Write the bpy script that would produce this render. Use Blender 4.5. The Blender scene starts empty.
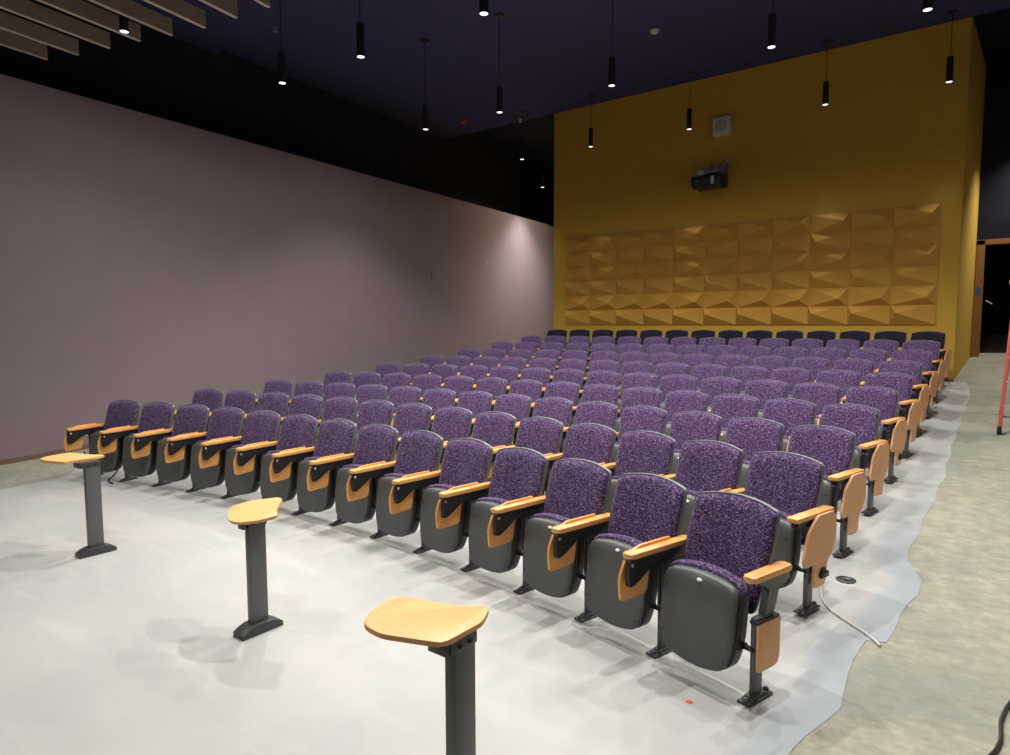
import bpy, bmesh, math, random
from mathutils import Vector, Matrix
random.seed(7)
sc = bpy.context.scene
COL = sc.collection
PI = math.pi

# ------------------------------------------------------------ camera
CP = Vector((4.6825, -3.9362, 1.7822)); YAW, PIT, ROLL, FPX = -0.6558, 0.08275, -0.00246, 660.19
cd = bpy.data.cameras.new('camera'); cam = bpy.data.objects.new('camera', cd); COL.objects.link(cam)
cd.sensor_fit = 'HORIZONTAL'; cd.sensor_width = 36.0; cd.lens = 36.0*FPX/1010.0
cd.clip_start = 0.05; cd.clip_end = 80
F = Vector((math.sin(YAW)*math.cos(PIT), math.cos(YAW)*math.cos(PIT), -math.sin(PIT)))
R0 = Vector((math.cos(YAW), -math.sin(YAW), 0)); U0 = R0.cross(F)
RR = R0*math.cos(ROLL)+U0*math.sin(ROLL); UU = -R0*math.sin(ROLL)+U0*math.cos(ROLL)
cam.matrix_world = Matrix(((RR.x, UU.x, -F.x, CP.x), (RR.y, UU.y, -F.y, CP.y), (RR.z, UU.z, -F.z, CP.z), (0, 0, 0, 1)))
sc.camera = cam

# ------------------------------------------------------------ world and exposure
w = bpy.data.worlds.new('world'); sc.world = w; w.use_nodes = True
w.node_tree.nodes['Background'].inputs['Color'].default_value = (0.5, 0.5, 0.6, 1)
w.node_tree.nodes['Background'].inputs['Strength'].default_value = 0.01
sc.view_settings.view_transform = 'Standard'; sc.view_settings.look = 'None'
sc.view_settings.gamma = 1.0; sc.view_settings.use_curve_mapping = False
sc.view_settings.exposure = 0.0
# pendant lamps: x, y, height of the rim, watts, cone in degrees, label
LAMP_ROW = {'stage': 4.95, 'front': 5.05, 'middle': 5.23, 'wall': 5.67}
LAMPS = [
 (-3.60, -0.34, 5.13, 130, 120, 'pendant lamp hanging between the wooden ceiling slats'),
 (-1.15, 0.00, 4.98, 330, 130, 'first pendant above the stage floor, out of shot'),
 (1.30, -0.05, 4.98, 360, 130, 'second pendant above the stage floor, out of shot'),
 (3.60, 0.00, 4.98, 360, 130, 'third pendant above the stage floor, out of shot'),
 (-1.86, 1.67, 5.05, 240, 130, 'large black pendant lamp nearest the slats, cord running up out of the picture'),
 (-3.40, 1.60, 5.05, 130, 125, 'pendant lamp against the black upper wall just right of the slats'),
 (0.06, 1.72, 5.05, 240, 130, 'pendant lamp cut off by the top edge of the picture, left of centre'),
 (2.10, 1.80, 5.05, 240, 130, 'fourth pendant above the front rows, out of shot'),
 (3.80, 1.80, 5.05, 220, 130, 'fifth pendant above the front rows, out of shot'),
 (-3.83, 4.82, 5.23, 140, 120, 'black pendant lamp with round ceiling plate, left of the red detector'),
 (-2.20, 4.88, 5.23, 330, 132, 'black pendant lamp with ceiling plate, right of the red detector'),
 (-0.15, 4.92, 5.23, 330, 132, 'black pendant lamp above the left end of the yellow wall, beside the white detector'),
 (2.09, 4.95, 5.23, 330, 132, 'large black pendant lamp above the top edge of the yellow wall, right of the projector'),
 (3.75, 4.98, 5.23, 300, 132, 'pendant lamp cut off at the top edge, near the right end of the yellow wall'),
 (-4.83, 9.12, 5.67, 120, 60, 'small pendant lamp on the black background, just left of the yellow wall corner'),
 (-2.96, 9.14, 5.67, 90, 34, 'leftmost black pendant lamp hanging in front of the yellow wall'),
 (-0.72, 9.21, 5.67, 90, 34, 'black pendant lamp in front of the yellow wall, left of the white speaker'),
 (1.80, 9.26, 5.67, 90, 34, 'black pendant lamp in front of the yellow wall, midway right of the projector'),
 (3.65, 9.28, 5.67, 90, 34, 'rightmost black pendant lamp at the upper right corner of the yellow wall'),
 (-6.21, 12.0, 5.64, 440, 95, 'farthest small pendant lamp above the bright patch on the mauve wall'),
 (-5.00, 12.2, 5.64, 620, 140, 'added unseen pendant brightening the mauve wall, behind the left end of the yellow wall'),  # extra lamp added out of sight to brighten the far mauve wall
 (5.20, 12.0, 5.64, 520, 110, 'corridor pendant beside the far doorway, out of shot'),
 (-1.90, -3.00, 4.95, 90, 130, 'leftmost pendant over the stage front, out of shot'),
 (0.20, -3.30, 4.95, 170, 130, 'middle pendant over the stage front, out of shot'),
 (2.60, -3.40, 4.95, 190, 130, 'right pendant over the stage front, out of shot'),
]
LAMP_SCALE = 0.97
LAMP_COL = (1.0, 0.965, 0.905)

# ------------------------------------------------------------ node material helpers
def mat(name, col, rough=0.6, metal=0.0, spec=0.5, emit=None):
    m = bpy.data.materials.new(name); m.use_nodes = True
    b = m.node_tree.nodes['Principled BSDF']
    b.inputs['Base Color'].default_value = (*col, 1); b.inputs['Roughness'].default_value = rough
    b.inputs['Metallic'].default_value = metal; b.inputs['Specular IOR Level'].default_value = spec
    if emit:
        b.inputs['Emission Color'].default_value = (*emit[0], 1); b.inputs['Emission Strength'].default_value = emit[1]
    return m
def nd(m, t, **k):
    n = m.node_tree.nodes.new(t)
    for a, v in k.items():
        if a.startswith('i_'): n.inputs[a[2:].replace('_', ' ')].default_value = v
        else: setattr(n, a, v)
    return n
def lk(m, a, b): m.node_tree.links.new(a, b)
def ramp(m, fac, stops, interp='LINEAR'):
    r = nd(m, 'ShaderNodeValToRGB'); r.color_ramp.interpolation = interp
    e = r.color_ramp.elements
    while len(e) < len(stops): e.new(0.5)
    for el, (p, c) in zip(e, stops): el.position = p; el.color = (*c, 1)
    lk(m, fac, r.inputs['Fac']); return r.outputs['Color']
def coords(m, scale=(1, 1, 1), kind='Object'):
    t = nd(m, 'ShaderNodeTexCoord'); mp = nd(m, 'ShaderNodeMapping'); mp.inputs['Scale'].default_value = scale
    lk(m, t.outputs[kind], mp.inputs['Vector']); return mp.outputs['Vector']
def noise(m, vec, scale, detail=3, rough=0.5, dist=0.0):
    n = nd(m, 'ShaderNodeTexNoise'); n.inputs['Scale'].default_value = scale; n.inputs['Detail'].default_value = detail
    n.inputs['Roughness'].default_value = rough; n.inputs['Distortion'].default_value = dist
    lk(m, vec, n.inputs['Vector']); return n.outputs['Fac']
def mix(m, f, a, b, mode='MIX'):
    n = nd(m, 'ShaderNodeMix', data_type='RGBA', blend_type=mode)
    for s, v in ((n.inputs[0], f), (n.inputs[6], a), (n.inputs[7], b)):
        if hasattr(v, 'is_linked') or hasattr(v, 'links'): lk(m, v, s)
        elif isinstance(v, (int, float)): s.default_value = v
        else: s.default_value = (*v, 1)
    return n.outputs[2]
def bump(m, h, strength, dist=0.01):
    b = nd(m, 'ShaderNodeBump'); b.inputs['Strength'].default_value = strength; b.inputs['Distance'].default_value = dist
    lk(m, h, b.inputs['Height']); lk(m, b.outputs['Normal'], m.node_tree.nodes['Principled BSDF'].inputs['Normal'])
def base(m): return m.node_tree.nodes['Principled BSDF'].inputs['Base Color']

M = {}
def fabric(name, dark, mid, light):
    m = mat(name, mid, 0.95, spec=0.15)
    inf = nd(m, 'ShaderNodeObjectInfo'); t = nd(m, 'ShaderNodeTexCoord')
    ad = nd(m, 'ShaderNodeVectorMath', operation='ADD'); lk(m, t.outputs['Object'], ad.inputs[0])
    sc_ = nd(m, 'ShaderNodeVectorMath', operation='SCALE'); sc_.inputs['Scale'].default_value = 7.0
    cx = nd(m, 'ShaderNodeCombineXYZ'); lk(m, inf.outputs['Random'], cx.inputs[0]); lk(m, inf.outputs['Random'], cx.inputs[2])
    lk(m, cx.outputs[0], sc_.inputs[0]); lk(m, sc_.outputs[0], ad.inputs[1])
    mp = nd(m, 'ShaderNodeMapping'); mp.inputs['Scale'].default_value = (1.0, 1.0, 1.6); lk(m, ad.outputs[0], mp.inputs['Vector'])
    n1 = noise(m, mp.outputs[0], 75, 2, 0.65, 0.6)
    c = ramp(m, n1, [(0.34, dark), (0.52, mid), (0.66, light)])
    n2 = noise(m, mp.outputs[0], 85, 2, 0.6)
    fl = ramp(m, n2, [(0.58, (0, 0, 0)), (0.70, (1, 1, 1))])
    c2 = mix(m, fl, c, tuple(min(1, v*1.9+0.03) for v in light))
    lk(m, c2, base(m)); bump(m, n1, 0.25, 0.004)
    b = m.node_tree.nodes['Principled BSDF']; b.inputs['Sheen Weight'].default_value = 0.25; b.inputs['Sheen Roughness'].default_value = 0.4
    return m
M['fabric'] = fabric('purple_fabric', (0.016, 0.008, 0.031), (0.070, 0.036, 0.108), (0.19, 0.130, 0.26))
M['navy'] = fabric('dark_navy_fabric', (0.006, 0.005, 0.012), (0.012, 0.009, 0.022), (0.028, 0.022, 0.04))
def wood(name, c1, c2, axis=(2, 14, 14), rough=0.38):
    m = mat(name, c1, rough, spec=0.45)
    v = coords(m, axis); n1 = noise(m, v, 5, 5, 0.6, 0.4)
    lk(m, ramp(m, n1, [(0.35, c1), (0.65, c2)]), base(m)); return m
M['maple'] = wood('maple_laminate', (0.80, 0.37, 0.11), (0.86, 0.44, 0.15), (14, 2, 14), 0.35)
M['beech'] = wood('beech_ply_face', (0.74, 0.39, 0.18), (0.80, 0.44, 0.21), (14, 14, 3), 0.5)
M['tabtop'] = wood('maple_tablet_top', (0.88, 0.50, 0.19), (0.92, 0.56, 0.235), (3, 16, 16), 0.35)
M['tabedge'] = mat('tablet_edge_wood', (0.55, 0.25, 0.08), 0.5)
M['topedge'] = mat('tablet_top_edge', (0.72, 0.38, 0.14), 0.45)
M['slat'] = wood('slat_oak_veneer', (0.20, 0.165, 0.12), (0.30, 0.245, 0.18), (14, 1.2, 14), 0.6)
M['slatedge'] = mat('slat_edge_band', (0.62, 0.54, 0.42), 0.6)
M['door_wood'] = wood('door_frame_wood', (0.26, 0.12, 0.040), (0.36, 0.175, 0.06), (14, 14, 2), 0.5)
M['plastic'] = mat('grey_plastic', (0.055, 0.060, 0.062), 0.42)
lk(M['plastic'], ramp(M['plastic'], noise(M['plastic'], coords(M['plastic']), 9, 4), [(0.3, (0.082, 0.087, 0.086)), (0.7, (0.096, 0.101, 0.100))]), base(M['plastic']))
M['rim'] = mat('grey_shell_plastic', (0.115, 0.128, 0.132), 0.4)
M['black'] = mat('black_plastic', (0.012, 0.012, 0.014), 0.45)
M['steel'] = mat('grey_painted_steel', (0.105, 0.112, 0.114), 0.42, 0.1)
M['steel2'] = mat('charcoal_cast_foot', (0.045, 0.048, 0.050), 0.42, 0.1)
M['chrome'] = mat('bolt_steel', (0.5, 0.5, 0.5), 0.3, 0.9)
M['tag'] = mat('seat_tag', (0.75, 0.75, 0.72), 0.4)
M['white'] = mat('white_plastic', (0.62, 0.61, 0.58), 0.5)
M['whitegrille'] = mat('speaker_grille', (0.40, 0.39, 0.37), 0.7)
M['red'] = mat('red_plastic', (0.6, 0.02, 0.02), 0.4)
M['ladder'] = mat('red_fibreglass', (0.50, 0.10, 0.085), 0.5)
M['alu'] = mat('aluminium', (0.55, 0.55, 0.56), 0.4, 0.6)
M['blue'] = mat('blue_tape', (0.02, 0.12, 0.45), 0.7)
M['bracketgrey'] = mat('mid_grey_metal', (0.20, 0.20, 0.20), 0.45, 0.2)
M['gapglow'] = mat('door_gap_glow', (0.1, 0.12, 0.2), 0.5, emit=((0.25, 0.35, 0.75), 0.35))
M['lens'] = mat('projector_lens', (0.02, 0.02, 0.03), 0.1)
M['lampglow'] = mat('lamp_diffuser', (0.9, 0.9, 0.9), 0.5, emit=((0.93, 0.96, 1.0), 2.2))
M['orange'] = mat('orange_marker', (0.85, 0.16, 0.04), 0.6)
M['doordark'] = mat('dark_corridor', (0.006, 0.006, 0.010), 0.8)
M['navydoor'] = mat('dark_blue_glass', (0.01, 0.012, 0.03), 0.25)

def wallpaint(name, c, var=0.06, rough=0.85, scale=3.0):
    m = mat(name, c, rough, spec=0.25); v = coords(m)
    n1 = noise(m, v, scale, 4); a = tuple(x*(1-var) for x in c); b = tuple(x*(1+var) for x in c)
    lk(m, ramp(m, n1, [(0.35, a), (0.65, b)]), base(m)); bump(m, noise(m, v, 160, 2), 0.05, 0.002); return m
M['mauve'] = wallpaint('mauve_wall', (0.235, 0.182, 0.198), 0.02)
M['ochre'] = wallpaint('ochre_wall', (0.56, 0.345, 0.048), 0.02)
M['tile'] = wallpaint('ochre_relief', (0.57, 0.305, 0.055), 0.02, 0.7)
M['blackwall'] = wallpaint('black_wall', (0.013, 0.013, 0.025), 0.1)
M['ceil'] = wallpaint('purple_black_ceiling', (0.052, 0.048, 0.135), 0.04)
M['grey'] = wallpaint('grey_wall', (0.46, 0.42, 0.41))
M['basebrown'] = mat('brown_wall_base', (0.16, 0.09, 0.055), 0.7)

# raw concrete
m = mat('raw_concrete', (0.4, 0.36, 0.26), 0.75); v = coords(m)
c = ramp(m, noise(m, v, 1.1, 6, 0.6, 0.5), [(0.32, (0.23, 0.235, 0.19)), (0.52, (0.34, 0.325, 0.24)), (0.72, (0.43, 0.40, 0.29))])
c = mix(m, 0.6, c, ramp(m, noise(m, coords(m, (1.0, 1.5, 1)), 9, 8, 0.75, 0.2), [(0.3, (0.16, 0.175, 0.155)), (0.52, (0.35, 0.335, 0.26)), (0.70, (0.54, 0.51, 0.40))]))
c = mix(m, ramp(m, noise(m, v, 0.8, 3), [(0.5, (0, 0, 0)), (0.62, (0.55, 0.55, 0.55))]), c, (0.20, 0.225, 0.20))
lk(m, c, base(m)); bump(m, noise(m, v, 60, 5), 0.2, 0.004); M['concrete'] = m
# self-levelling screed: u of the UV map is the distance from its outer edge
m = mat('floor_leveller', (0.6, 0.58, 0.53), 0.5, spec=0.35); v = coords(m)
vor = nd(m, 'ShaderNodeTexVoronoi'); vor.inputs['Scale'].default_value = 0.9
dv = nd(m, 'ShaderNodeVectorMath', operation='ADD'); lk(m, v, dv.inputs[0])
nn = nd(m, 'ShaderNodeTexNoise'); nn.inputs['Scale'].default_value = 1.6; lk(m, v, nn.inputs['Vector'])
ns = nd(m, 'ShaderNodeVectorMath', operation='SCALE'); ns.inputs['Scale'].default_value = 0.9; lk(m, nn.outputs['Color'], ns.inputs[0])
lk(m, ns.outputs[0], dv.inputs[1]); lk(m, dv.outputs[0], vor.inputs['Vector'])
c = ramp(m, noise(m, v, 0.7, 4, 0.55, 0.4), [(0.35, (0.440, 0.438, 0.420)), (0.65, (0.515, 0.508, 0.480))])
pt = nd(m, 'ShaderNodeSeparateColor'); lk(m, vor.outputs['Color'], pt.inputs[0])
c = mix(m, 1.0, c, ramp(m, pt.outputs[0], [(0.0, (0.95, 0.955, 0.97)), (1.0, (1.0, 1.0, 1.0))]), 'MULTIPLY')
c = mix(m, ramp(m, noise(m, coords(m, (0.5, 2.4, 1)), 2.2, 5, 0.65, 0.3), [(0.54, (0, 0, 0)), (0.68, (0.3, 0.3, 0.3))]), c, (0.60, 0.595, 0.565))
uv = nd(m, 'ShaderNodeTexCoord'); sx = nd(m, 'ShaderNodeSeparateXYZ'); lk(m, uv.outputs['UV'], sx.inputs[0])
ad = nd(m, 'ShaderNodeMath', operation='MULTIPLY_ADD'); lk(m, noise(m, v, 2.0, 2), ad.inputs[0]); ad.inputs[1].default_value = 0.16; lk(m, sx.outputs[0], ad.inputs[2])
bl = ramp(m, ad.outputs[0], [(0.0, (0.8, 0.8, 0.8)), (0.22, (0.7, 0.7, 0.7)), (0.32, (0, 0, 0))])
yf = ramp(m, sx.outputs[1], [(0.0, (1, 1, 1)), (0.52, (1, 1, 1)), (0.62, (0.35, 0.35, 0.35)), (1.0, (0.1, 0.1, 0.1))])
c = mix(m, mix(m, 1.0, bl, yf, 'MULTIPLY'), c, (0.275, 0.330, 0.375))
lk(m, c, base(m)); bump(m, noise(m, v, 5, 3), 0.06, 0.01)
m.node_tree.nodes['Principled BSDF'].inputs['Roughness'].default_value = 0.48
M['screed'] = m

# ------------------------------------------------------------ mesh helpers
def link(name, bm, mats, parent=None, smooth=False, loc=None):
    me = bpy.data.meshes.new(name)
    bmesh.ops.recalc_face_normals(bm, faces=bm.faces[:]); bm.to_mesh(me); bm.free()
    if not isinstance(mats, (list, tuple)): mats = [mats]
    for q in mats: me.materials.append(q)
    if smooth:
        for p in me.polygons: p.use_smooth = True
        try: me.set_sharp_from_angle(angle=math.radians(38))
        except Exception: pass
    o = bpy.data.objects.new(name, me); COL.objects.link(o)
    if parent: o.parent = parent
    if loc: o.location = loc
    return o
def empty(name, loc=(0, 0, 0), rz=0.0):
    o = bpy.data.objects.new(name, None); COL.objects.link(o); o.location = loc; o.rotation_euler = (0, 0, rz)
    o.empty_display_size = 0.1; return o
def tag(o, label, cat, group=None, kind=None):
    if label: o['label'] = label
    if cat: o['category'] = cat
    if group: o['group'] = group
    if kind: o['kind'] = kind
    return o
def box(bm, x0, x1, y0, y1, z0, z1, bev=0.0, mi=0, rot=None, seg=2):
    r = bmesh.ops.create_cube(bm, size=1.0); vs = r['verts']
    for vv in vs: vv.co = Vector(((x0+x1)/2+vv.co.x*(x1-x0), (y0+y1)/2+vv.co.y*(y1-y0), (z0+z1)/2+vv.co.z*(z1-z0)))
    fs = list({f for vv in vs for f in vv.link_faces})
    if bev > 0:
        es = list({e for vv in vs for e in vv.link_edges})
        rb = bmesh.ops.bevel(bm, geom=es, offset=bev, segments=seg, affect='EDGES', profile=0.5)
        fs = list({f for f in rb['faces']} | {f for f in fs if f.is_valid}); vs = list({v2 for f in fs for v2 in f.verts})
    for f in fs:
        if f.is_valid: f.material_index = mi
    if rot is not None:
        bmesh.ops.transform(bm, matrix=rot, verts=[v2 for v2 in vs if v2.is_valid])
    return vs
def prism(bm, pts, axis, a, b, bev=0.0, mi=0):
    """extrude a polygon; axis 'x': pts are (y,z); 'y': (x,z); 'z': (x,y)"""
    def P(p, t): return {'x': (t, p[0], p[1]), 'y': (p[0], t, p[1]), 'z': (p[0], p[1], t)}[axis]
    va = [bm.verts.new(P(p, a)) for p in pts]; vb = [bm.verts.new(P(p, b)) for p in pts]
    n = len(pts); fa = bm.faces.new(va[::-1]); fb = bm.faces.new(vb); fs = [fa, fb]
    for i in range(n): fs.append(bm.faces.new((va[i], va[(i+1) % n], vb[(i+1) % n], vb[i])))
    for f in fs: f.material_index = mi
    if bev > 0:
        es = list(set(fa.edges) | set(fb.edges))
        r = bmesh.ops.bevel(bm, geom=es, offset=bev, segments=2, affect='EDGES', profile=0.5)
        for f in r['faces']: f.material_index = mi
def tube(bm, pts, r, seg=8, mi=0, caps=True):
    pts = [Vector(p) for p in pts]; rings = []
    for i, p in enumerate(pts):
        t = (pts[min(i+1, len(pts)-1)]-pts[max(i-1, 0)]).normalized()
        u = t.cross(Vector((0, 0, 1)));
        if u.length < 1e-3: u = Vector((1, 0, 0))
        u.normalize(); v2 = t.cross(u).normalized()
        rr = r[i] if isinstance(r, (list, tuple)) else r
        rings.append([bm.verts.new(p+u*math.cos(2*PI*k/seg)*rr+v2*math.sin(2*PI*k/seg)*rr) for k in range(seg)])
    for a, b in zip(rings, rings[1:]):
        for k in range(seg): bm.faces.new((a[k], a[(k+1) % seg], b[(k+1) % seg], b[k])).material_index = mi
    if caps:
        bm.faces.new(rings[0][::-1]).material_index = mi; bm.faces.new(rings[-1]).material_index = mi
def lathe(bm, prof, cx=0, cy=0, seg=20, mi=0):
    rings = []
    for r, z in prof:
        rings.append([bm.verts.new((cx+r*math.cos(2*PI*k/seg), cy+r*math.sin(2*PI*k/seg), z)) for k in range(seg)])
    for a, b in zip(rings, rings[1:]):
        for k in range(seg): bm.faces.new((a[k], a[(k+1) % seg], b[(k+1) % seg], b[k])).material_index = mi
    bm.faces.new(rings[0][::-1]).material_index = mi; bm.faces.new(rings[-1]).material_index = mi
def stud(bm, mtx, prof, seg=8, mi=1):
    b2 = bmesh.new(); lathe(b2, prof, 0, 0, seg, mi); bmesh.ops.transform(b2, matrix=mtx, verts=b2.verts[:])
    mp = {v: bm.verts.new(v.co) for v in b2.verts}
    for f in b2.faces: bm.faces.new([mp[v] for v in f.verts]).material_index = mi
    b2.free()
def smooth_poly(pts, n=3):
    for _ in range(n):
        out = []
        for i in range(len(pts)):
            a, b = pts[i], pts[(i+1) % len(pts)]
            out.append((a[0]*.75+b[0]*.25, a[1]*.75+b[1]*.25)); out.append((a[0]*.25+b[0]*.75, a[1]*.25+b[1]*.75))
        pts = out
    return pts
def round_poly(pts, rad, n=5):
    """round each corner of a polygon with its own radius"""
    out = []; N = len(pts)
    for i in range(N):
        p = Vector(pts[i]); a = Vector(pts[i-1]); b = Vector(pts[(i+1) % N])
        r = rad[i] if isinstance(rad, (list, tuple)) else rad
        if r <= 0: out.append(tuple(p)); continue
        da = (a-p); db = (b-p); ra = min(r, da.length*.49); rb = min(r, db.length*.49)
        s = p+da.normalized()*ra; e = p+db.normalized()*rb
        for k in range(n+1):
            t = k/n; q = s*(1-t)**2+p*2*t*(1-t)+e*t*t; out.append((q.x, q.y))
    return out
def pillow(bm, outline, cen, front, back, yf, mi=0):
    """closed pad: outline in (x,z); front/back are lists of (scale, y offset) from middle out to the rim"""
    secs = [(s, o) for s, o in front]+[(s, o) for s, o in reversed(back)]
    rings = []
    for s, off in secs:
        ring = []
        for x, z in outline:
            X = cen[0]+(x-cen[0])*s; Zz = cen[1]+(z-cen[1])*s
            ring.append(bm.verts.new((X, yf(X, Zz)+off, Zz)))
        rings.append(ring)
    n = len(outline)
    for a, b in zip(rings, rings[1:]):
        for k in range(n): bm.faces.new((a[k], a[(k+1) % n], b[(k+1) % n], b[k])).material_index = mi
    for ring, off in ((rings[0], secs[0][1]), (rings[-1], secs[-1][1])):
        c = bm.verts.new((cen[0], yf(*cen)+off, cen[1]))
        for k in range(n): bm.faces.new((ring[k], ring[(k+1) % n], c)).material_index = mi

# ------------------------------------------------------------ floor form: flat stage, then a fan of rising rows
R1, DR, SP = 13.0554, 1.0261, 0.56
HR = [0.0, 0.046, 0.090, 0.157, 0.237, 0.318, 0.409, 0.509, 0.619, 0.745]
OFF = [0, -.036, -.050, -.047, -.040, -.034, -.048, -.040, -.035, -.045]
def g(rho): return 0.038*rho+0.00463*rho*rho if rho > 0 else 0.0
def gz(x, y):
    z = g(math.hypot(x, y+R1)-R1)
    t = min(1.0, max(0.0, (-4.1-x)/0.8))            # the left-hand aisle levels out earlier than the right-hand ramp
    x0 = 3.85-0.25*min(1.0, max(0.0, (y-8.9)/0.4))       # ramp beside the last rows dips a little below the seating
    if x > x0: z -= min(1.0, (x-x0)/0.25)*(0.09*min(1.0, max(0.0, (y-4.5)/5.0))+0.09*min(1.0, max(0.0, (y-9.5)/3.0)))
    return z if z < 0.72 else z+(0.72-z)*t

def surf(name, xl, xr, ys, nx, dz, m, uvedge=False):
    bm = bmesh.new(); uvl = bm.loops.layers.uv.new('UVMap'); rows = []
    for y in ys:
        a, b = xl(y), xr(y)
        rows.append([(bm.verts.new((a+(b-a)*i/nx, y, gz(a+(b-a)*i/nx, y)+dz)), b-(a+(b-a)*i/nx), (y+9)/20) for i in range(nx+1)])
    for ra, rb in zip(rows, rows[1:]):
        for i in range(nx):
            q = (ra[i], ra[i+1], rb[i+1], rb[i]); f = bm.faces.new([t[0] for t in q])
            for lp, t in zip(f.loops, q): lp[uvl].uv = (t[1], t[2])
    o = link(name, bm, m, smooth=True); o['kind'] = 'structure'; return o
LWA = math.radians(-6.6)                       # the mauve wall splays outwards
def lwx(y): return -5.58+(y+0.0)*math.tan(LWA)
ys = [-9+0.15*i for i in range(162)]
def interp(tab, y):
    if y <= tab[0][0]: return tab[0][1]
    for (a, b), (c2, d) in zip(tab, tab[1:]):
        if y <= c2: t = (y-a)/(c2-a); return b+(d-b)*t
    return tab[-1][1]
surf('floor', lambda y: lwx(y)-0.3, lambda y: 6.6, ys, 150, -0.0025, M['concrete'])
EDGE = [(-9, 3.7), (-3, 3.82), (-1.6, 3.98), (-0.99, 4.062), (-0.686, 4.117), (-0.49, 4.11), (0.064, 4.112), (0.099, 4.204), (0.51, 4.236), (0.863, 4.29), (1.094, 4.264),
        (1.427, 4.165), (1.752, 4.154), (2.312, 4.171), (3.882, 4.206), (5.28, 4.182), (7.244, 4.181), (8.614, 4.196), (9.69, 4.085)]
LEDGE = [(-9, -4.2), (-2.5, -4.1), (-1.7, -3.95), (-0.97, -4.15), (-0.5, -4.7), (1, -4.8), (9.69, -5.2)]
ysc = sorted(set([round(-8.9+0.15*i, 3) for i in range(124)]+[e[0] for e in EDGE if e[0] > -8.9]))
surf('floor', lambda y: interp(LEDGE, y)+0.05*math.sin(y*3.1), lambda y: interp(EDGE, y)+0.012*math.sin(y*7), [y for y in ysc if y <= 9.69], 120, 0.0, M['screed'])

# ------------------------------------------------------------ room shell
def sbox(name, x0, x1, y0, y1, z0, z1, m, bev=0.0):
    bm = bmesh.new(); box(bm, x0, x1, y0, y1, z0, z1, bev); o = link(name, bm, m); o['kind'] = 'structure'; return o
def sprism(name, pts, z0, z1, m):
    bm = bmesh.new(); prism(bm, pts, 'z', z0, z1); o = link(name, bm, m); o['kind'] = 'structure'; return o
YB = 9.7
sprism('wall_left', [(lwx(-9), -9), (lwx(13.75), 13.75), (lwx(13.75)-0.16, 13.75), (lwx(-9)-0.16, -9)], -0.1, 4.86, M['mauve'])
sprism('trim_1', [(lwx(-9)+0.004, -9), (lwx(13.7)+0.004, 13.7), (lwx(13.7)-0.17, 13.7), (lwx(-9)-0.17, -9)], 4.855, 4.88, M['mauve'])
sprism('wall_left', [(lwx(13.75)-0.05, 13.75), (lwx(16)-0.05, 16), (lwx(16)-0.16, 16), (lwx(13.75)-0.16, 13.75)], -0.1, 4.86, M['mauve'])
bm = bmesh.new()
for k in range(46):
    a, b = -9+k*0.5, -8.5+k*0.5
    z0, z1 = gz(lwx(a), a), gz(lwx(b), b)
    vs = [bm.verts.new(p) for p in ((lwx(a)+.012, a, z0-.02), (lwx(b)+.012, b, z1-.02), (lwx(b)+.012, b, z1+.055), (lwx(a)+.012, a, z0+.055),
                                    (lwx(a)-.01, a, z0-.02), (lwx(b)-.01, b, z1-.02), (lwx(b)-.01, b, z1+.055), (lwx(a)-.01, a, z0+.055))]
    for ix in ((0, 1, 2, 3), (3, 2, 6, 7), (4, 7, 6, 5)): bm.faces.new([vs[i] for i in ix])
o = link('baseboard_left', bm, M['basebrown']); o['kind'] = 'structure'
# taller black wall behind the mauve one, up to the ceiling
sprism('wall_left', [(lwx(-9)-1.15, -9), (lwx(16)-1.15, 16), (lwx(16)-1.3, 16), (lwx(-9)-1.3, -9)], -0.1, 7.3, M['blackwall'])
sprism('wall_back', [(-4.3, YB), (3.89, YB), (4.0, 12.55), (-4.3, 12.55)], -0.1, 6.80, M['ochre'])
sbox('wall_back', -9.6, 3.95, 15.2, 15.35, -0.1, 7.3, M['blackwall'])
sbox('wall_right', 6.5, 6.65, -9, 15.3, -0.1, 7.3, M['grey'])
sbox('wall_front', -9.6, 6.65, -9.15, -9.0, -0.1, 7.3, M['grey'])
sbox('ceiling', -9.6, 6.65, 2.75, YB-0.005, 6.77, 6.9, M['ceil'])
sbox('ceiling', -9.6, 6.65, -9.15, 2.75, 6.66, 6.9, M['ceil'])
sbox('ceiling', -9.6, 6.65, YB, 15.35, 7.1, 7.25, M['blackwall'])
sbox('trim_2', 3.2, 3.90, YB-0.010, YB, 0.66, 0.80, M['basebrown'])
# far wall of the right corridor with its doorway
DY = 12.5; DZ = 1.05
sbox('wall_back', 4.0, 6.5, DY, DY+0.15, 3.42, 7.1, M['blackwall'])
sbox('wall_back', 5.27, 6.5, DY, DY+0.15, 0.5, 3.42, M['blackwall'])
d = empty('door_1', (4.635, DY, DZ)); d['kind'] = 'structure'
bm = bmesh.new()
box(bm, -0.63, -0.49, -0.03, 0.17, 0, 2.35, 0.004); box(bm, 0.51, 0.65, -0.03, 0.17, 0, 2.35, 0.004); box(bm, -0.63, 0.65, -0.03, 0.17, 2.26, 2.36, 0.004)
link('door_frame', bm, M['door_wood'], d)
bm = bmesh.new(); box(bm, -0.49, 0.51, 0.0, 0.14, -0.02, 0.012); link('threshold', bm, M['steel'], d)
# the unlit lobby behind the doorway
sbox('floor', 3.5, 6.5, DY+0.15, 15.2, DZ-0.05, DZ, M['doordark'])
sbox('wall_back', 3.5, 6.5, 15.0, 15.1, DZ-0.1, 4.5, M['doordark'])
sbox('glow_strip', 3.9, 6.4, 14.95, 15.0, DZ+0.22, DZ+0.27, M['gapglow'])  # glowing strip stands in for bluish light under a far door
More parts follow.
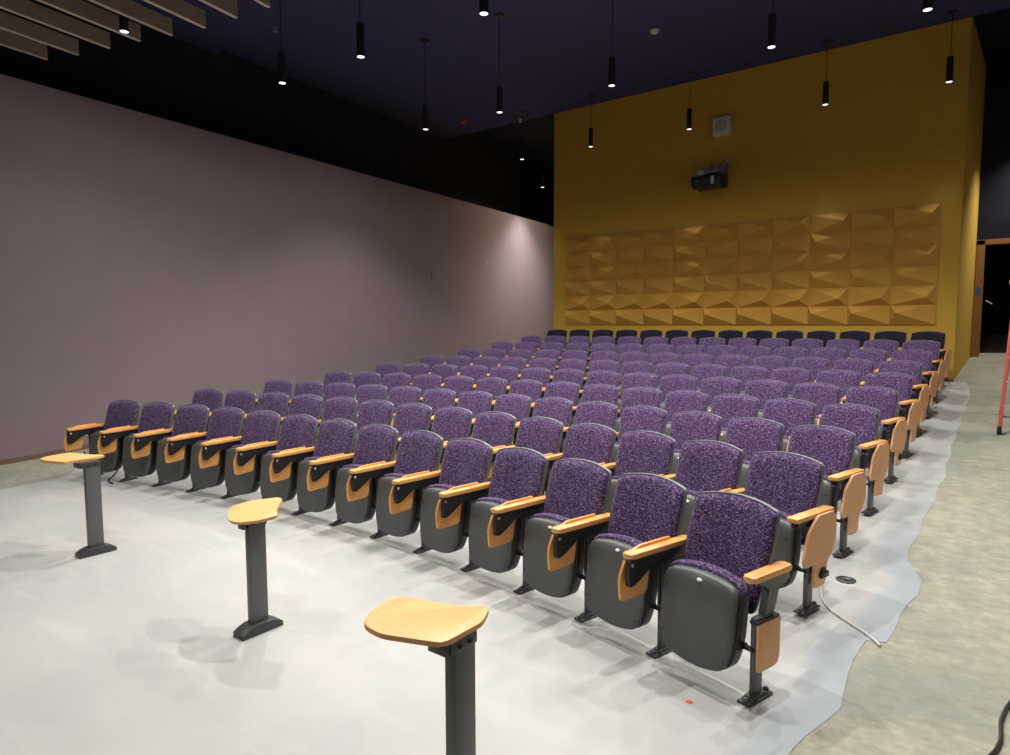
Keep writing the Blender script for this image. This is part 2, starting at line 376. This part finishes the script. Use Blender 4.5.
# blue tape on the left jamb
bm = bmesh.new(); box(bm, -0.035, 0.035, -0.004, 0.0, -0.07, 0.07)
o = link('masking_tape', bm, M['blue'], loc=(4.075, DY-0.03, 2.40)); tag(o, 'small blue tape square stuck on the wooden door frame', 'tape')
bm = bmesh.new(); tube(bm, [(4.20, DY+0.05, 2.20), (4.25, DY+0.03, 2.17), (4.31, DY+0.03, 2.13)], 0.012)
o = link('door_handle', bm, M['alu'], d); o.matrix_parent_inverse = Matrix.Translation((-4.635, -DY, -DZ))

# ------------------------------------------------------------ relief wall panel: eleven columns by six rows of faceted tiles
px0, px1, pz0, pz1 = -3.945, 3.59, 1.735, 3.795
pn = tag(empty('acoustic_wall_panel', (0, YB, 0)), 'wide ochre relief panel of faceted pyramid tiles on the yellow wall', 'wall panel')
bm = bmesh.new(); box(bm, px0-.012, px1+.012, -0.02, 0.0, pz0-.012, pz1+.012, 0.003); link('panel_backing', bm, M['tabedge'], pn)
AP = [(0.85, 0.52, .115), (0.17, 0.50, .085), (0.82, 0.48, .075), (0.16, 0.55, .085), (0.80, 0.38, .105), (0.14, 0.60, .12)]
tw, th = (px1-px0)/11, (pz1-pz0)/6
for r_, (au, av, ad_) in enumerate(AP):
    bm = bmesh.new(); e = 0.002
    q = [bm.verts.new(p) for p in ((e, -0.02, e), (tw-e, -0.02, e), (tw-e, -0.02, th-e), (e, -0.02, th-e))]
    k = [bm.verts.new(p) for p in ((e, -0.028, e), (tw-e, -0.028, e), (tw-e, -0.028, th-e), (e, -0.028, th-e))]
    a = bm.verts.new((au*tw, -0.02-ad_*1.4, av*th))
    bm.faces.new(q)
    for i in range(4):
        bm.faces.new((q[i], q[(i+1) % 4], k[(i+1) % 4], k[i])); bm.faces.new((k[i], k[(i+1) % 4], a))
    first = link('relief_tile', bm, M['tile'], pn); first.location = (px0, 0, pz1-(r_+1)*th)
    for c_ in range(1, 11):
        t = first.copy(); COL.objects.link(t); t.location = (px0+c_*tw, 0, pz1-(r_+1)*th)

# ------------------------------------------------------------ auditorium seats
def yback(x, z): return -0.165+(z-0.36)*0.315 - 0.028*(abs(x)/0.25)**2
back_out = round_poly([(-0.205, 0.36), (0.205, 0.36), (0.234, 0.56), (0.241, 0.70), (0.235, 0.853), (0.12, 0.880), (0, 0.889), (-0.12, 0.880), (-0.235, 0.853), (-0.241, 0.70), (-0.234, 0.56)],
                      [0.03, 0.03, 0.05, 0.05, 0.024, 0.05, 0.05, 0.05, 0.024, 0.05, 0.05], 4)
back_out = [(x*1.045, z) for x, z in back_out]
def shrink(out, cen, dx, dz):
    hx = max(abs(p[0]-cen[0]) for p in out); hz = max(abs(p[1]-cen[1]) for p in out)
    return [(cen[0]+(p[0]-cen[0])*(1-dx/hx), cen[1]+(p[1]-cen[1])*(1-dz/hz)) for p in out]
def seat_meshes(fab):
    S = {}
    cen = (0, 0.62)
    bm = bmesh.new(); pillow(bm, back_out, cen, [(0.9, 0.006), (0.962, -0.004), (0.980, -0.010), (0.994, -0.010), (1.0, -0.005)],
                             [(0.5, 0.052), (0.80, 0.048), (0.92, 0.038), (0.97, 0.022), (1.0, 0.010)], yback)
    S['backrest_shell'] = link('backrest_shell', bm, M['rim'], smooth=True)
    bm = bmesh.new(); pillow(bm, shrink(back_out, cen, 0.006, 0.007), cen, [(0.3, -0.040), (0.6, -0.040), (0.82, -0.038), (0.92, -0.032), (0.97, -0.022), (1.0, -0.006)],
                             [(0.9, 0.008), (1.0, 0.004)], yback)
    S['backrest_cushion'] = link('backrest_cushion', bm, fab, smooth=True)
    # folded-up seat pan: grey cover in front, black tray behind, cushion at the back
    pan = round_poly([(-0.185, 0.120), (-0.07, 0.088), (0.07, 0.088), (0.185, 0.120), (0.222, 0.26), (0.212, 0.515), (0.10, 0.538), (-0.10, 0.538), (-0.212, 0.515), (-0.222, 0.26)],
                     [0.05, 0.06, 0.06, 0.05, 0.14, 0.05, 0.08, 0.08, 0.05, 0.14], 5)
    pc = (0, 0.30)
    def ypan(x, z): return -0.388+0.050*(z-0.10)/0.42+(0.028*((z-0.445)/0.09)**2*(1-0.5*abs(x)/0.2) if z > 0.445 else 0)
    bm = bmesh.new(); pillow(bm, pan, pc, [(0.4, 0.0), (0.7, 0.0), (0.85, 0.0), (0.95, 0.0005), (0.975, 0.003), (0.992, 0.009), (1.0, 0.020)], [(0.9, 0.032), (1.0, 0.030)], ypan)
    for sx_, sz_ in ((-0.186, 0.20), (0.180, 0.17), (-0.186, 0.43), (0.182, 0.43)):
        box(bm, sx_-.005, sx_+.005, ypan(sx_, sz_)-.002, ypan(sx_, sz_)+.012, sz_-.005, sz_+.005, 0, 1)
    S['seat_pan'] = link('seat_pan', bm, [M['plastic'], M['black']], smooth=True)
    wide = [(x*1.055, z) for x, z in shrink(pan, pc, 0.0, 0.006)]
    bm = bmesh.new(); pillow(bm, wide, pc, [(0.9, 0.030), (0.97, 0.026), (1.0, 0.034)], [(0.6, 0.125), (0.93, 0.120), (1.0, 0.095)], ypan)
    S['seat_tray'] = link('seat_tray', bm, M['black'], smooth=True)
    cu = [(x*1.03, z+0.020) for x, z in pan]
    cu = [(x, z if z > 0.35 else 0.35+(z-0.35)*0.7) for x, z in cu]
    bm = bmesh.new(); pillow(bm, cu, (0, 0.34), [(0.9, 0.034), (0.97, 0.032), (1.0, 0.045)], [(0.4, 0.140), (0.8, 0.132), (0.93, 0.110), (0.99, 0.080)], ypan)
    S['seat_cushion'] = link('seat_cushion', bm, fab, smooth=True)
    bm = bmesh.new(); lathe(bm, [(0.009, 0), (0.009, 0.003), (0.007, 0.004)], seg=14)
    bmesh.ops.transform(bm, matrix=Matrix.Translation((0, ypan(0, 0.505)-0.001, 0.505)) @ Matrix.Rotation(math.radians(55), 4, 'X') @ Matrix.Scale(1.7, 4, (1, 0, 0)), verts=bm.verts[:])
    S['seat_button'] = link('seat_button', bm, M['tag'], smooth=True); S['seat_button']['label'] = 'small white oval number button'
    return S
def foot_mesh():
    bm = bmesh.new(); box(bm, -.034, .034, -.360, -.160, 0.0, 0.012, 0.004)
    prism(bm, [(-.335, .010), (-.175, .010), (-.20, .022), (-.225, .030), (-.285, .030), (-.31, .022)], 'x', -.026, .026, 0.004)
    for yy in (-.340, -.172): lathe(bm, [(.014, .010), (.014, .020), (.009, .028), (.003, .030)], 0, yy, 10, 1)
    return bm
def standard_meshes():
    S = {}
    bm = bmesh.new(); box(bm, -.015, .015, -.290, -.230, 0.02, 0.545, 0.003)
    S['standard'] = link('standard', bm, M['steel'], smooth=True)
    bm = bmesh.new(); box(bm, -.015, .015, -.290, -.230, 0.02, 0.40, 0.003)
    S['end_standard'] = link('standard', bm, M['steel'], smooth=True)
    S['foot_plate'] = link('foot_plate', foot_mesh(), [M['steel2'], M['steel']], smooth=True)
    for k, xr in (('hinge', .052), ('end_hinge', .008)):   # arm the folded seat swings on
        bm = bmesh.new(); box(bm, -.052, xr, -.300, -.272, 0.235, 0.252, 0.003); box(bm, -.056, -.046, -.330, -.262, 0.235, 0.255, 0.003); box(bm, -.056, -.046, -.335, -.318, 0.235, 0.300, 0.003)
        S[k] = link('hinge', bm, M['black'], smooth=True)
    arm = round_poly([(-.038, -.555), (.030, -.550), (.030, -.06), (-.030, -.06)], [.026, .030, .012, .012], 5)
    bm = bmesh.new(); prism(bm, arm, 'z', .577, .604, 0.008)
    S['armrest'] = link('armrest', bm, M['maple'], smooth=True)
    bm = bmesh.new()
    prism(bm, [(-.553, .510), (-.530, .572), (-.03, .572), (-.03, .520), (-.30, .505), (-.38, .515), (-.47, .455), (-.515, .430), (-.545, .432)], 'x', -.012, .020, 0.004)
    prism(bm, [(-.300, .56), (-.05, .56), (-.07, .40), (-.20, .27), (-.300, .27)], 'x', -.010, .006, 0.002)
    box(bm, -.024, .024, -.545, -.03, .560, .578, 0.003)
    stud(bm, Matrix.Translation((0, -.528, .545)) @ Matrix.Rotation(PI/2, 4, 'Y'), [(.010, .018), (.010, .024), (.006, .027)], 10)
    S['arm_bracket'] = link('arm_bracket', bm, [M['black'], M['chrome']], smooth=True)
    tb = round_poly([(-.565, .345), (-.37, .352), (-.345, .50), (-.20, .58), (-.18, .618), (-.42, .618), (-.50, .592), (-.545, .545), (-.575, .47)], [.022, .02, .03, .02, .008, .02, .03, .03, .03], 4)
    bm = bmesh.new(); prism(bm, tb, 'x', -.040, -.024, 0.004)
    S['tablet'] = link('tablet', bm, M['maple'], smooth=True)
    return S
def aisle_tablet_meshes():
    S = {}
    arm = round_poly([(-.036, -.470), (.034, -.470), (.034, -.03), (-.034, -.03)], [.012, .012, .012, .012], 4)
    bm = bmesh.new(); prism(bm, arm, 'z', .575, .600, 0.007); S['armrest'] = link('armrest', bm, M['maple'], smooth=True)
    bm = bmesh.new(); box(bm, -.022, .022, -.44, -.03, .535, .575, 0.004); prism(bm, [(-.36, .54), (-.08, .54), (-.16, .24), (-.27, .24)], 'x', .016, .036, 0.003); prism(bm, [(-.300, .56), (-.05, .56), (-.07, .40), (-.20, .27), (-.300, .27)], 'x', -.010, .006, 0.002)
    S['arm_bracket'] = link('arm_bracket', bm, M['black'], smooth=True)
    tb = round_poly([(-.285, .150), (-.150, .150), (-.140, .300), (-.050, .350), (-.030, .50), (-.060, .590), (-.26, .590), (-.365, .500), (-.415, .345), (-.400, .300), (-.285, .300)],
                    [.02, .03, .04, .05, .06, .04, .012, .02, .015, .012, .012], 4)
    bm = bmesh.new(); prism(bm, tb, 'x', .036, .052, 0.004); S['tablet'] = link('tablet', bm, M['beech'], smooth=True)
    bm = bmesh.new(); box(bm, .052, .074, -.235, -.150, .205, .240, 0.006); box(bm, .052, .064, -.215, -.170, .235, .262, 0.004)
    S['latch'] = link('latch', bm, M['black'], smooth=True)
    return S
def end_cap_meshes():
    S = {}
    arm = round_poly([(-.034, -.345), (.032, -.345), (.032, -.02), (-.034, -.02)], [.02, .02, .014, .014], 5)
    bm = bmesh.new(); prism(bm, arm, 'z', .582, .610, 0.010); S['armrest'] = link('armrest', bm, M['maple'], smooth=True)
    bm = bmesh.new(); prism(bm, [(-.290, .584), (-.02, .584), (-.02, .535), (-.115, .515), (-.155, .385), (-.235, .385), (-.190, .525), (-.270, .560)], 'x', -.018, .018, 0.004)
    S['arm_bracket'] = link('arm_bracket', bm, M['steel'], smooth=True)
    bm = bmesh.new(); box(bm, -.016, .030, -.300, -.120, .372, .390, 0.004); box(bm, .012, .022, -.295, -.125, .155, .375, 0.003)
    S['panel_holder'] = link('panel_holder', bm, M['black'], smooth=True)
    bm = bmesh.new(); prism(bm, round_poly([(-.300, .145), (-.120, .145), (-.120, .378), (-.300, .378)], [.02, .045, .006, .006], 5), 'x', .022, .034, 0.003)
    S['end_panel'] = link('end_panel', bm, M['beech'], smooth=True)
    return S
KIT = {'purple': seat_meshes(M['fabric']), 'navy': seat_meshes(M['navy']), 'std': standard_meshes(), 'ais': aisle_tablet_meshes(), 'cap': end_cap_meshes()}
def put(src, root, off=None, parent=None):
    o = src.copy(); COL.objects.link(o); o.parent = parent or root
    if off and not parent: o.location = off
    return o
ORD = ['first', 'second', 'third', 'fourth', 'fifth', 'sixth', 'seventh', 'eighth', 'ninth', 'tenth']
CNT = ['', 'second', 'third', 'fourth', 'fifth', 'sixth', 'seventh', 'eighth', 'ninth', 'tenth', 'eleventh', 'twelfth', 'thirteenth', 'fourteenth']
def seat_place(row, i):
    rad = R1+row*DR; th = ((i-6.5)*SP+OFF[row])/rad
    return rad*math.sin(th), rad*math.cos(th)-R1, HR[row], -th
for row in range(10):
    for i in range(14):
        x, y, z, rz = seat_place(row, i)
        root = empty('auditorium_seat', (x, y, z), rz)
        n = 13-i
        rn = ['front row', 'second row', 'third row', 'fourth row', 'fifth row', 'sixth row', 'seventh row', 'eighth row', 'ninth row'][row] if row < 9 else 'back row'
        colr = 'purple folding seat' if row < 9 else 'dark navy folding seat'
        if n == 0: lab = f'{colr} at the right aisle end of the {rn}' + (', small side panel' if row == 0 else ', tablet outside')
        elif n == 13: lab = f'{colr} at the far left end of the {rn}'
        elif n < 7: lab = f'{colr} in the {rn}, {CNT[n]} from the right aisle end'
        else: lab = f'{colr} in the {rn}, {CNT[i]} from the left end'
        tag(root, lab, 'seat', f'auditorium seats of the {rn}')
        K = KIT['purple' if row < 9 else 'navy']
        for k in ('backrest_shell', 'backrest_cushion', 'seat_pan', 'seat_tray', 'seat_cushion'):
            o = put(K[k], root)
            if k == 'seat_pan': put(K['seat_button'], root, parent=o)
        L = (-SP/2, 0, 0)
        for k in ('standard', 'foot_plate', 'hinge', 'armrest', 'arm_bracket', 'tablet'):
            put(KIT['std'][k], root, L)
        if n == 0:
            Rr = (SP/2, 0, 0)
            for k in ('end_standard' if row == 0 else 'standard', 'foot_plate', 'end_hinge'): put(KIT['std'][k], root, Rr)
            for k, src in KIT['cap' if row == 0 else 'ais'].items():
                if k == 'latch' and row not in (1, 4, 7): continue
                put(src, root, Rr)
for grp in KIT.values():
    for o in list(grp.values()): bpy.data.objects.remove(o)

# ------------------------------------------------------------ three free-standing tablet pedestals
def pedestal(x, y, h, outline, crn, lab, tilt=(0, 0), rz=0.0, arm=(-.065, 0.02)):
    r = tag(empty('tablet_pedestal', (x, y, 0), rz), lab, 'side table', 'free-standing writing tablets')
    bm = bmesh.new(); box(bm, -.024, .024, -.052, .052, 0.03, h-.045, 0.004); link('post', bm, M['steel'], r, True)
    bm = bmesh.new(); prism(bm, [(-.130, 0), (.130, 0), (.130, .026), (.10, .044), (.055, .060), (-.055, .060), (-.10, .044), (-.130, .026)], 'x', -.055, .055, 0.006)
    link('foot', bm, M['steel2'], r, True)
    dz = .026 if tilt[0] else 0.0
    bm = bmesh.new(); box(bm, -.030, .026, -.075, .060, h-.056-dz, h-.014-dz, 0.004); box(bm, arm[0], arm[1], -.090, -.055, h-.056-dz, h-.014-dz, 0.003)
    for yy in (-.03, .02):
        stud(bm, Matrix.Translation((.026, yy, h-.036-dz)) @ Matrix.Rotation(PI/2, 4, 'Y'), [(.008, 0), (.008, .008), (.004, .011)])
    link('bracket', bm, [M['steel2'], M['black']], r, True)
    bm = bmesh.new(); prism(bm, round_poly(outline, crn, 4), 'z', -.009, .009, 0.005)
    for f in bm.faces:
        f.material_index = 0 if abs(f.normal.z) > .6 else 1
    t = link('tablet_top', bm, [M['tabtop'], M['topedge']], r, True); t.location = (0, 0, h-.005); t.rotation_euler = (tilt[0], tilt[1], 0)
    return r
T3 = [(-.290, -.175), (-.345, -.100), (-.372, .030), (-.350, .073), (-.262, .095), (-.171, .115), (-.115, .140), (-.048, .196), (-.020, .182), (.026, .085), (.022, -.102), (-.006, -.118), (-.187, -.186)]
pedestal(3.254, -2.331, 0.752, T3, .032, 'largest and nearest wooden tablet top on a grey post, cut by the bottom edge')
T2 = [(-.10, -.112), (-.225, -.022), (-.150, .080), (.010, .172), (.050, .160), (.120, .066), (.200, .024), (.122, -.062), (.024, -.118), (-.041, -.125)]
pedestal(1.280, -1.872, 0.705, T2, .03, 'middle wooden tablet on a grey post, scooped end, between two other pedestals', tilt=(math.atan(0.3), 0), arm=(-.03, .026))
T1 = [(x-.07, y-.055) for x, y in T3]
pedestal(-0.905, -1.905, 0.738, T1, .04, 'leftmost wooden tablet on a grey post, seen almost edge-on near the mauve wall', arm=(-.10, .02))

# ------------------------------------------------------------ pendant lamps
def pendant(x, y, zb, watts, cone, lab, ceil, i):
    r = tag(empty('pendant_lamp', (x, y, zb)), lab, 'pendant lamp', 'black cylinder pendant lamps')
    bm = bmesh.new(); lathe(bm, [(.040, .018), (.046, .0), (.049, .0), (.049, .385), (.046, .395), (.012, .398), (.012, .41)], seg=20)
    link('lamp_body', bm, M['black'], r, True)
    bm = bmesh.new(); lathe(bm, [(.044, .001), (.044, .004)], seg=20); link('lens', bm, M['lampglow'], r)
    bm = bmesh.new(); tube(bm, [(0, 0, .405), (0, 0, ceil-zb-.01)], .006, 6); link('cord', bm, M['black'], r)
    bm = bmesh.new(); lathe(bm, [(.075, ceil-zb-.026), (.078, ceil-zb-.02), (.078, ceil-zb)], seg=18); link('canopy', bm, M['black'], r, True)
    ld = bpy.data.lights.new('lamp_light', 'SPOT'); ld.energy = watts*LAMP_SCALE; ld.color = LAMP_COL; ld.spot_size = math.radians(cone); ld.spot_blend = 0.45 if 4 < y < 6 else (1.0 if y > 9 else 0.85); ld.shadow_soft_size = 0.022
    lo = bpy.data.objects.new('lamp_light', ld); COL.objects.link(lo); lo.parent = r; lo.location = (0, 0, -.012)
    if not 9 < y < 9.5 and not (y > 11 and x > 0):                                       # wide spill of the same lamp
        l2 = bpy.data.lights.new('lamp_spill', 'SPOT'); l2.energy = watts*0.13; l2.color = LAMP_COL; l2.spot_size = math.radians(174); l2.spot_blend = 0.3; l2.shadow_soft_size = 0.04
        o2 = bpy.data.objects.new('lamp_spill', l2); COL.objects.link(o2); o2.parent = r; o2.location = (0, 0, -.014)
for i, (x, y, zb, wt, cone, lab) in enumerate(LAMPS):
    ceil = 7.1 if y > YB else (6.66 if y < 2.75 else 6.77)
    pendant(x, y, zb, wt, cone, lab, ceil, i)

# ------------------------------------------------------------ wooden ceiling slats
SLE = [(-5.60, -0.46), (-5.105, -0.27), (-4.56, -0.11), (-4.035, 0.03), (-3.56, 0.19), (-3.05, 0.33), (-2.52, 0.42), (-2.00, 0.50)]
sd = math.radians(-11)
SLN = ['leftmost and lowest wooden ceiling slat above the mauve wall', 'second wooden ceiling slat from the left', 'third wooden ceiling slat from the left',
       'fourth wooden ceiling slat from the left, behind the pendant lamp', 'fifth wooden ceiling slat from the left, right of the pendant lamp', 'third wooden ceiling slat from the right end',
       'second wooden ceiling slat from the right end', 'rightmost wooden ceiling slat, only its tip showing at the top edge']
for (x, y), lab in zip(SLE, SLN):
    r = tag(empty('ceiling_slat', (x, y, 5.25), -sd), lab, 'ceiling slat', 'wooden ceiling slats')
    bm = bmesh.new(); box(bm, -.020, .020, -7.5, 0, 0.012, .190, 0.002); link('board', bm, M['slat'], r)
    bm = bmesh.new(); box(bm, -.021, .021, -7.5, 0.001, 0, .012, 0.002); link('edge_band', bm, M['slatedge'], r)
    bm = bmesh.new()
    for yy in (-.9, -2.6, -4.5, -6.4): tube(bm, [(0, yy, .21), (0, yy, 1.41)], .004, 6)
    link('hanger', bm, M['black'], r)

# ------------------------------------------------------------ projector, speaker, detectors
p = tag(empty('projector', (-0.29, 9.25, 4.45)), 'black projector on a wall bracket above the relief panel', 'projector')
bm = bmesh.new(); box(bm, -.31, .31, -.20, .20, 0.03, .235, 0.02); box(bm, -.28, .28, -.17, .17, 0.0, .04, 0.01); link('casing', bm, M['black'], p, True)
bm = bmesh.new(); lathe(bm, [(.055, 0), (.06, .02), (.045, .05), (.03, .05)], seg=18)
bmesh.ops.transform(bm, matrix=Matrix.Translation((-.17, -.19, .13)) @ Matrix.Rotation(PI/2, 4, 'X'), verts=bm.verts[:]); link('lens', bm, M['lens'], p, True)
bm = bmesh.new(); box(bm, .10, .16, -.205, -.195, .05, .20, 0.002); link('vent', bm, M['alu'], p)
bm = bmesh.new(); box(bm, -.14, .22, -.12, .12, .27, .39, 0.02); box(bm, -.03, .03, -.03, .03, .22, .28, 0.004); box(bm, .08, .15, -.05, .44, .34, .40, 0.005); box(bm, .03, .20, .42, .45, .20, .56, 0.004); box(bm, -.02, .10, -.04, .06, .39, .43, 0.004); box(bm, .0, .04, .0, .03, .42, .50, 0.003)
link('wall_bracket', bm, M['bracketgrey'], p, True)
bm = bmesh.new(); box(bm, -.20, -.05, -.16, -.05, .25, .345, 0.004); link('connector_box', bm, M['alu'], p)
bm = bmesh.new(); tube(bm, [(.12, .40, .40), (.13, .38, .50), (.16, .42, .56), (.20, .445, .60)], .008, 6); box(bm, .18, .24, .425, .45, .56, .64, 0.003); link('power_lead', bm, M['white'], p)
s = tag(empty('wall_speaker', (-0.200, YB, 5.73)), 'square white speaker box on the yellow wall above the projector', 'speaker')
bm = bmesh.new(); box(bm, -.17, .17, -.13, 0, -.175, .175, 0.012); link('cabinet', bm, M['white'], s, True)
bm = bmesh.new(); lathe(bm, [(.115, 0), (.115, .006), (.10, .010)], seg=28)
bmesh.ops.transform(bm, matrix=Matrix.Translation((0, -.129, 0)) @ Matrix.Rotation(PI/2, 4, 'X'), verts=bm.verts[:]); link('grille', bm, M['whitegrille'], s, True)
def disc(name, x, y, zc_, r, h, m, lab, cat):
    t = tag(empty(name, (x, y, zc_)), lab, cat)
    bm = bmesh.new(); lathe(bm, [(r*.35, -h), (r*.8, -h*.8), (r*.9, -h*.35), (r, -h*.3), (r, 0)], seg=20); link('housing', bm, m, t, True)
    bm = bmesh.new(); lathe(bm, [(r*.12, -h*1.12), (r*.3, -h*1.0), (r*.3, -h*.9)], seg=12); link('sensor', bm, M['white'], t, True)
disc('smoke_detector', -0.451, 6.969, 6.77, .075, .05, M['white'], 'round white smoke detector on the dark ceiling above the yellow wall', 'smoke detector')
disc('fire_alarm', -6.35, 8.75, 6.77, .10, .07, M['red'], 'small red alarm disc on the dark ceiling left of the yellow wall', 'alarm')
for x, y, z, lab in ((-5.494, 2.922, 6.77, 'tiny metal sprinkler head on the ceiling right of the slats'), (-5.2, 9.55, 6.77, 'tiny metal sprinkler head on the ceiling beside the yellow wall corner')):
    t = tag(empty('sprinkler', (x, y, z)), lab, 'sprinkler', 'ceiling sprinklers')
    bm = bmesh.new(); lathe(bm, [(.05, -.06), (.012, -.05), (.012, -.01), (.045, -.005), (.045, 0)], seg=14); link('sprinkler_head', bm, M['alu'], t, True)
# small wall plate and socket on the mauve wall
def on_left(y): return (lwx(y), y)
for y, z, nm, hw, hh, mt, lab in ((7.69, 2.93, 'wall_socket', .045, .09, 'basebrown', 'small dark socket recess on the mauve wall'), (10.1, 3.42, 'wall_plate', .025, .03, 'white', 'tiny pale plate on the mauve wall near its bright patch')):
    t = tag(empty(nm, (lwx(y)+.002, y, z), -LWA), lab, 'wall plate')
    bm = bmesh.new(); box(bm, 0, .012, -hw, hw, -hh, hh, 0.003); link('plate', bm, M[mt], t)
    if nm == 'wall_socket':
        bm = bmesh.new(); box(bm, .010, .018, .01, .035, .02, .045, 0.002); box(bm, .010, .018, .01, .035, -.045, -.02, 0.002); link('screw', bm, M['white'], t)

# ------------------------------------------------------------ red step ladder at the right aisle
lad = tag(empty('step_ladder', (4.58, 6.0, 0)), 'red fibreglass step ladder standing in the right aisle, cut by the picture edge', 'ladder')
zf = gz(4.6, 6.0); zr = gz(4.7, 7.0)
def rail(x0, y0, z0, x1, y1, z1, w_, t_):
    a = Vector((x0, y0, z0)); b = Vector((x1, y1, z1)); bm = bmesh.new()
    L = (b-a).length; box(bm, -w_/2, w_/2, -t_/2, t_/2, 0, L, 0.004)
    q = Vector((0, 0, 1)).rotation_difference(b-a)
    bmesh.ops.transform(bm, matrix=Matrix.Translation(a) @ q.to_matrix().to_4x4(), verts=bm.verts[:]); return bm
HT = 2.25
for nm, (x0, y0, z0, x1, y1) in (('front_rail', (0.02, 0, zf+.05, .10, .42)), ('front_rail', (.56, 0, zf+.05, .46, .42)), ('rear_rail', (.02, 1.05, zr+.05, .12, .50)), ('rear_rail', (.58, 1.05, zr+.05, .44, .50))):
    link(nm, rail(x0, y0, z0, x1, y1, HT, .042, .085), M['ladder'], lad, True)
for k in range(6):
    t = (k+1)*0.3/(HT-zf); x0 = .02+.08*t; x1 = .56-.10*t; yy = .42*t; zz = zf+.05+(HT-zf-.05)*t
    bm = bmesh.new(); box(bm, x0+.01, x1-.01, yy-.045, yy+.045, zz-.012, zz+.012, 0.003); link('step', bm, M['alu'], lad, True)
bm = bmesh.new(); box(bm, .03, .50, .36, .56, HT-.01, HT+.04, 0.01); link('top_cap', bm, M['white'], lad, True)
for x0, y0, z0 in ((0.02, 0, zf), (.56, 0, zf), (.02, 1.05, zr), (.58, 1.05, zr)):
    bm = bmesh.new(); box(bm, x0-.025, x0+.025, y0-.05, y0+.05, z0, z0+.10, 0.008); link('rubber_foot', bm, M['black'], lad, True)

# ------------------------------------------------------------ cables and little things on the floor
def spline(pts, n=8):
    pts = [Vector(p) for p in pts]; out = []
    for i in range(len(pts)-1):
        p0, p1, p2, p3 = pts[max(i-1, 0)], pts[i], pts[i+1], pts[min(i+2, len(pts)-1)]
        for k in range(n):
            t = k/n; out.append(0.5*((2*p1)+(-p0+p2)*t+(2*p0-5*p1+4*p2-p3)*t*t+(-p0+3*p1-3*p2+p3)*t**3))
    out.append(pts[-1]); return out
def cable(pts, r, m, lab, nm='cable'):
    P = spline([(x, y, gz(x, y)+r+dz) for x, y, dz in pts]); bm = bmesh.new(); tube(bm, P, r, 8)
    return tag(link(nm, bm, m, smooth=True), lab, 'cable')
cable([(3.74, 0.78, .10), (3.76, 0.66, .05), (3.80, 0.49, .004), (3.87, 0.35, 0), (3.95, 0.265, 0), (4.08, 0.153, 0), (4.154, 0.079, 0), (4.191, 0.026, 0)], .007, M['white'], 'white cable end lying on the floor beside the aisle seat of the second row')
cable([(4.95, 0.05, 0), (4.80, -0.12, 0), (4.75, -0.225, 0), (4.721, -0.397, 0), (4.72, -0.561, 0), (4.69, -0.70, 0), (4.62, -0.85, 0)], .008, M['black'], 'black cable crossing the raw concrete at the lower right corner')
cable([(-3.60, -0.60, .14), (-3.50, -0.72, .04), (-3.38, -0.84, .0), (-3.2, -0.87, .0)], .009, M['black'], 'black cable loop on the floor under the far left front seat')
t = tag(empty('floor_box', (3.872, 0.853, gz(3.872, .853))), 'round dark floor outlet beside the aisle end of the second row', 'floor outlet')
bm = bmesh.new(); lathe(bm, [(.062, 0), (.062, .005), (.050, .007), (.048, .004)], seg=22); link('cover_ring', bm, M['steel2'], t, True)
bm = bmesh.new(); box(bm, -.012, .03, -.02, .02, .004, .014, 0.003); link('outlet_flap', bm, M['steel'], t)
bm = bmesh.new(); prism(bm, [(-.014, -.010), (.008, -.013), (.016, .004), (.002, .014), (-.012, .008)], 'z', 0, .003)
o = link('floor_marker', bm, M['orange'], loc=(3.554, -1.054, 0.001)); tag(o, 'tiny orange spot marker on the pale floor in front of the front row', 'marker')
